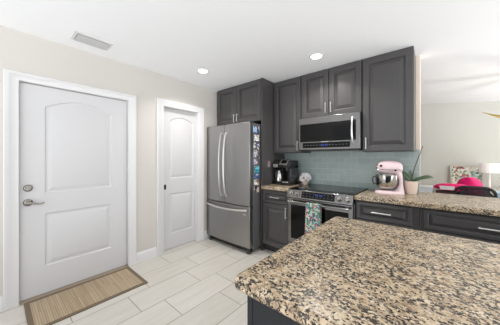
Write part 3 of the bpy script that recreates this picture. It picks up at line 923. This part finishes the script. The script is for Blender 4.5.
# ------------------------------------------------------------------ door mat
t = thing('door_mat', 'tan bamboo slat mat with dark cloth border at the entry door', 'mat', (-2.54, 0.6, 0))
GX0, GX1, GY0, GY1 = -2.788, -2.28, 0.165, 1.036
MB().box(GX0 + 0.03, GX1 - 0.03, GY0 + 0.03, GY1 - 0.03, 0.001, 0.008).build('bamboo_field', M['bamboo'], t)
mb = MB()
lo = lambda i, z: [(GX0 + i, GY0 + i, z), (GX1 - i, GY0 + i, z), (GX1 - i, GY1 - i, z), (GX0 + i, GY1 - i, z)]
mb.loops([lo(0.034, 0.001), lo(0, 0.001), lo(0, 0.009), lo(0.034, 0.009), lo(0.034, 0.001)], False, False)
mb.build('border', M['mat_border'], t)

# ------------------------------------------------------------------ ceiling fixtures
for (lx, ly), lab in zip(DOWNLIGHTS, ('lit recessed ceiling light nearest the white pocket door', 'lit recessed ceiling light above the microwave cabinets')):
    t = thing('recessed_light', lab, 'ceiling light', (lx, ly, CZ), group='recessed ceiling lights')
    MB().lathe([(0.080, CZ), (0.078, CZ - 0.003), (0.062, CZ - 0.004), (0.058, CZ - 0.002), (0.058, CZ)], (lx, ly, 0), 32, cap0=False, cap1=False).build('trim_ring', M['trim'], t)
    MB().lathe([(0.0578, CZ - 0.003), (0.0578, CZ - 0.0005)], (lx, ly, 0), 32).build('lens', M['lamp'], t)
t = thing('ceiling_vent', 'white slatted air vent in the ceiling near the entry door', 'vent', (-2.52, 0.61, CZ))
VX0, VX1, VY0, VY1 = -2.625, -2.425, 0.455, 0.765
mb = MB()
lo = lambda i, z: [(VX0 + i, VY0 + i, z), (VX1 - i, VY0 + i, z), (VX1 - i, VY1 - i, z), (VX0 + i, VY1 - i, z)]
mb.loops([lo(0, CZ - 0.0005), lo(0.004, CZ - 0.006), lo(0.028, CZ - 0.008), lo(0.030, CZ - 0.002)], False, False)
mb.build('frame', M['trim'], t)
MB().box(VX0 + 0.03, VX1 - 0.03, VY0 + 0.03, VY1 - 0.03, CZ - 0.003, CZ - 0.0005).build('duct_opening', M['dark_trim'], t)
for k in range(4):
    x = VX0 + 0.043 + k * 0.034
    MB().prism([(x - 0.012, CZ - 0.018), (x - 0.013, CZ - 0.017), (x + 0.011, CZ - 0.004), (x + 0.012, CZ - 0.005)], 'y', VY0 + 0.032, VY1 - 0.032).build('louvre', M['vent_metal'], t)

# ------------------------------------------------------------------ room beyond the bar
t = thing('dining_table', 'dark wood dining table behind the granite bar top', 'table', (0.45, 4.35, 0))
MB().prism(rrect(-0.45, 1.45, 4.02, 4.72, 0.03), 'z', 0.715, 0.75).build('tabletop', M['wood_dark'], t, bevel=0.004)
MB().box(-0.37, 1.37, 4.10, 4.64, 0.64, 0.715).build('apron', M['wood_dark'], t)
for x in (-0.36, 1.36):
    for y in (4.11, 4.63):
        MB().loops([[(x + a * .022, y + b * .022, 0) for a, b in ((-1, -1), (1, -1), (1, 1), (-1, 1))], [(x + a * .034, y + b * .034, .66) for a, b in ((-1, -1), (1, -1), (1, 1), (-1, 1))]]).build('leg', M['wood_dark'], t, bevel=0.003)
t = thing('storage_box', 'small plain white lidded box behind the bar left of the pink bundle', 'box', (-0.097, 4.12, 0.751))
MB().box(-0.175, -0.02, 4.06, 4.18, 0.751, 0.87).build('body', M['white_box'], t, bevel=0.004)
MB().box(-0.18, -0.015, 4.055, 4.185, 0.87, 0.895).build('lid', M['white_box'], t, bevel=0.004)
o = MB().box(0.02, 0.34, 4.30, 4.48, 0.751, 0.812).build('storage_box', M['dark_box'], bevel=0.004)
tag(o, 'flat dark maroon box under the pink bundle behind the bar', 'box')
t = thing('fabric_bundle', 'hot pink folded fabric bundle with white patch behind the bar', 'fabric bundle', (0.20, 4.40, 0.812))
def bsec(x, hw, hh, zc, n=16):
    return [(x, 4.39 + hw * math.copysign(abs(math.cos(2 * PI * k / n)) ** .6, math.cos(2 * PI * k / n)), zc + hh * math.copysign(abs(math.sin(2 * PI * k / n)) ** .6, math.sin(2 * PI * k / n))) for k in range(n)]
fb = MB().loops([bsec(-0.01, .02, .010, .862), bsec(0.03, .05, .032, .870), bsec(0.09, .07, .050, .870), bsec(0.20, .08, .055, .870), bsec(0.30, .08, .056, .870), bsec(0.36, .07, .045, .868), bsec(0.385, .03, .02, .866)]).build('folded_cloth', M['pink_cloth'], t, angle=70)
MB().loops([[(0.07, 4.320, .838), (0.22, 4.308, .838), (0.23, 4.312, .892), (0.06, 4.322, .892)], [(0.07, 4.306, .838), (0.22, 4.302, .838), (0.23, 4.306, .892), (0.06, 4.308, .892)]]).build('white_patch', M['white_cloth'], fb)
# pink chair behind the table
t = thing('dining_chair', 'hot pink moulded chair with rounded back behind the table', 'chair', (0.44, 4.95, 0))
def shell(u, v):   # u -1..1 across, v 0..1 seat front to top of back
    cx = 0.44
    if v < 0.5:
        s = v / 0.5
        return (cx + u * (0.19 - 0.025 * s), 5.06 + 0.0 - 0.40 * (s - 1) - 0.0 - 0.40 * 0 , 0.45 - 0.02 * s + 0.03 * u * u)
    s = (v - 0.5) / 0.5
    w = 0.165 * math.sqrt(max(0.0, 1 - (s ** 7)))
    return (cx + u * max(w, 0.03), 5.06 - 0.02 - 0.08 * s + 0.06 * u * u, 0.43 + 0.562 * s)
vv = [0, .1, .2, .3, .4, .46, .5, .54, .6, .7, .8, .88, .92, .95, .97, .985, .995, 1.0]
mb = MB()
mb.loops([[shell(-1 + 2 * i / 10, v) for i in range(11)] for v in vv], False, False, closed=False)
mb.build('seat_shell', M['hot_pink'], t, solid=0.012, angle=80)
for (x, y) in ((0.29, 5.10), (0.59, 5.10), (0.29, 5.40), (0.59, 5.40)):
    MB().tube([(0.44 + (x - 0.44) * 0.8, 5.25 + (y - 5.25) * 0.75, 0.43), (x, y, 0)], [0.014, 0.010], 10).build('leg', M['nickel'], t)
# mesh office chair in front of the table
CX, CY = 0.365, 3.66
t = thing('office_chair', 'black mesh-backed office chair just behind the bar top', 'chair', (CX, CY + 0.25, 0))
def back_loop(r, k):
    pts = rrect(-0.195, 0.195, 0.60, 1.0, 0.10, 5)
    return pts
pts = [(CX + x, CY + 0.05 * (1 - (x / 0.195) ** 2) * -1 + 0.03, z) for x, z in rrect(-0.17, 0.17, 0.58, 0.962, 0.09, 6)]
MB().tube(pts + [pts[0], pts[1]], 0.016, 8).build('back_frame', M['black'], t)
mb = MB()
rows = []
for j in range(9):
    z = 0.585 + 0.37 * j / 8
    hw = 0.163 if 0.64 < z < 0.90 else 0.125
    rows.append([(CX + hw * u, CY - 0.05 * (1 - u * u * (hw / .195) ** 2) + 0.03, z) for u in [-1 + i / 5 for i in range(11)]])
mb.loops(rows, False, False, closed=False)
mb.build('back_mesh', M['mesh'], t, solid=0.003)
MB().prism(rrect(CX - 0.23, CX + 0.23, CY + 0.05, CY + 0.50, 0.08), 'z', 0.45, 0.52).build('seat', M['black'], t, bevel=0.02, seg=3)
MB().tube([(CX, CY + 0.25, 0.43), (CX, CY + 0.05, 0.44), (CX, CY + 0.0, 0.50), (CX, CY - 0.015, 0.60)], 0.02, 8).build('back_bracket', M['black'], t)
MB().tube([(CX, CY + 0.27, 0.08), (CX, CY + 0.27, 0.45)], 0.025, 12).build('gas_column', M['dark_trim'], t)
for k in range(5):
    a = 2 * PI * k / 5 + 0.3
    ex, ey = CX + 0.28 * math.cos(a), CY + 0.27 + 0.28 * math.sin(a)
    MB().tube([(CX, CY + 0.27, 0.11), (ex, ey, 0.075)], [0.022, 0.014], 8).build('base_arm', M['dark_trim'], t)
    MB().lathe([(0.026, -0.02), (0.030, -0.015), (0.030, 0.015), (0.026, 0.02)], (ex, ey, 0.030), 14, 'x').build('castor', M['castor'], t)
o = MB().box(0.635, 0.88, 4.30, 4.50, 0.751, 0.85).build('storage_box', M['blue_box'], bevel=0.006)
tag(o, 'pale blue box on the table right of the mesh chair back', 'box')
# console along the far wall
t = thing('console_table', 'pale wood console table against the far beige wall', 'table', (0.7, 5.75, 0))
MB().box(-0.15, 1.9, 5.52, 5.97, 0.70, 0.74).build('tabletop', M['wood_light'], t, bevel=0.004)
for x in (-0.10, 1.85):
    for y in (5.56, 5.93):
        MB().box(x - 0.025, x + 0.025, y - 0.025, y + 0.025, 0, 0.70).build('leg', M['wood_light'], t, bevel=0.003)
t = thing('picture_frame', 'framed colourful photo collage standing against the far wall', 'picture', (0.47, 5.93, 0.741))
mb = MB()
lo = lambda i, y: [(0.25 + i, y, 0.741 + i), (0.70 - i, y, 0.741 + i), (0.70 - i, y, 1.155 - i), (0.25 + i, y, 1.155 - i)]
mb.loops([lo(0, 5.945), lo(0, 5.922), lo(0.018, 5.922), lo(0.018, 5.945)], False, False)
mb.build('frame', M['wood_light'], t)
MB().box(0.266, 0.684, 5.932, 5.944, 0.757, 1.139).build('collage', M['collage'], t)
LX, LY = 0.745, 5.66
t = thing('table_lamp', 'table lamp with wide white drum shade on the console', 'lamp', (LX, LY, 0.741))
MB().lathe([(0.07, 0.741), (0.07, 0.755), (0.02, 0.765)], (LX, LY, 0), 24).build('base', M['white_plastic'], t)
MB().lathe([(0.018, 0.76), (0.022, 0.85), (0.018, 0.95), (0.014, 1.10)], (LX, LY, 0), 14).build('stem', M['white_plastic'], t)
mb = MB().lathe([(0.126, 1.045), (0.126, 1.210), (0.122, 1.210), (0.122, 1.045), (0.126, 1.045)], (LX, LY, 0), 36, cap0=False, cap1=False)
mb.box(LX - 0.123, LX + 0.123, LY - 0.003, LY + 0.003, 1.097, 1.101)
mb.build('lamp_shade', M['shade'], t)
t = thing('potted_plant', 'small dark green plant in white vase right of the table lamp', 'plant', (0.90, 5.62, 0.741))
MB().lathe([(0.03, 0.741), (0.045, 0.80), (0.032, 0.87), (0.036, 0.885), (0.03, 0.88)], (0.90, 5.62, 0), 18).build('vase', M['white_plastic'], t)
for k in range(9):
    a = k * 2.4
    r = 0.03 + 0.008 * (k % 3)
    P = [Vector((0.90, 5.62, 0.86)), Vector((0.90 + r * .5 * math.cos(a), 5.62 + r * .5 * math.sin(a), 0.92)), Vector((0.90 + r * 1.3 * math.cos(a), 5.62 + r * 1.3 * math.sin(a), 0.97 + 0.012 * (k % 4)))]
    MB().tube(P, [0.004, 0.012, 0.002], 6, sy=0.3).build('leaf', M['leaf'], t)
# brass chandelier
HX, HY, HZ = 1.08, 4.35, 1.80
t = thing('chandelier', 'brass chandelier with tapering arms hanging beyond the bar', 'chandelier', (HX, HY, HZ))
MB().tube([(HX, HY, HZ), (HX, HY, 2.385)], 0.009, 10).build('rod', M['brass'], t)
MB().lathe([(0.06, 2.375), (0.06, 2.385), (0.02, 2.365)][::-1], (HX, HY, 0), 20).build('canopy', M['brass'], t)
MB().ball((HX, HY, HZ), 0.06).build('hub', M['brass'], t)
pl_ = bpy.data.lights.new('chandelier_lamp', 'POINT'); pl_.energy = 20; pl_.color = (1, .9, .78); pl_.shadow_soft_size = 0.05
po = bpy.data.objects.new('chandelier_lamp', pl_); COL.objects.link(po); po.location = (HX, HY, HZ - 0.24)
MB().lathe([(0.016, HZ - 0.06), (0.03, HZ - 0.075), (0.046, HZ - 0.12), (0.03, HZ - 0.16), (0.01, HZ - 0.168)], (HX, HY, 0), 18).build('bulb', M['lamp'], t)
for k in range(8):
    a = PI + 2 * PI * k / 8 + 0.08
    d = Vector((math.cos(a), math.sin(a), 0))
    c = Vector((HX, HY, HZ))
    P = [c + d * s + Vector((0, 0, h)) for s, h in ((0.03, -0.03), (0.2, 0.005), (0.38, 0.05), (0.50, 0.09), (0.585, 0.132))]
    MB().tube(P, [0.022, 0.024, 0.020, 0.012, 0.004], 10, sy=0.6).build('arm', M['brass'], t)
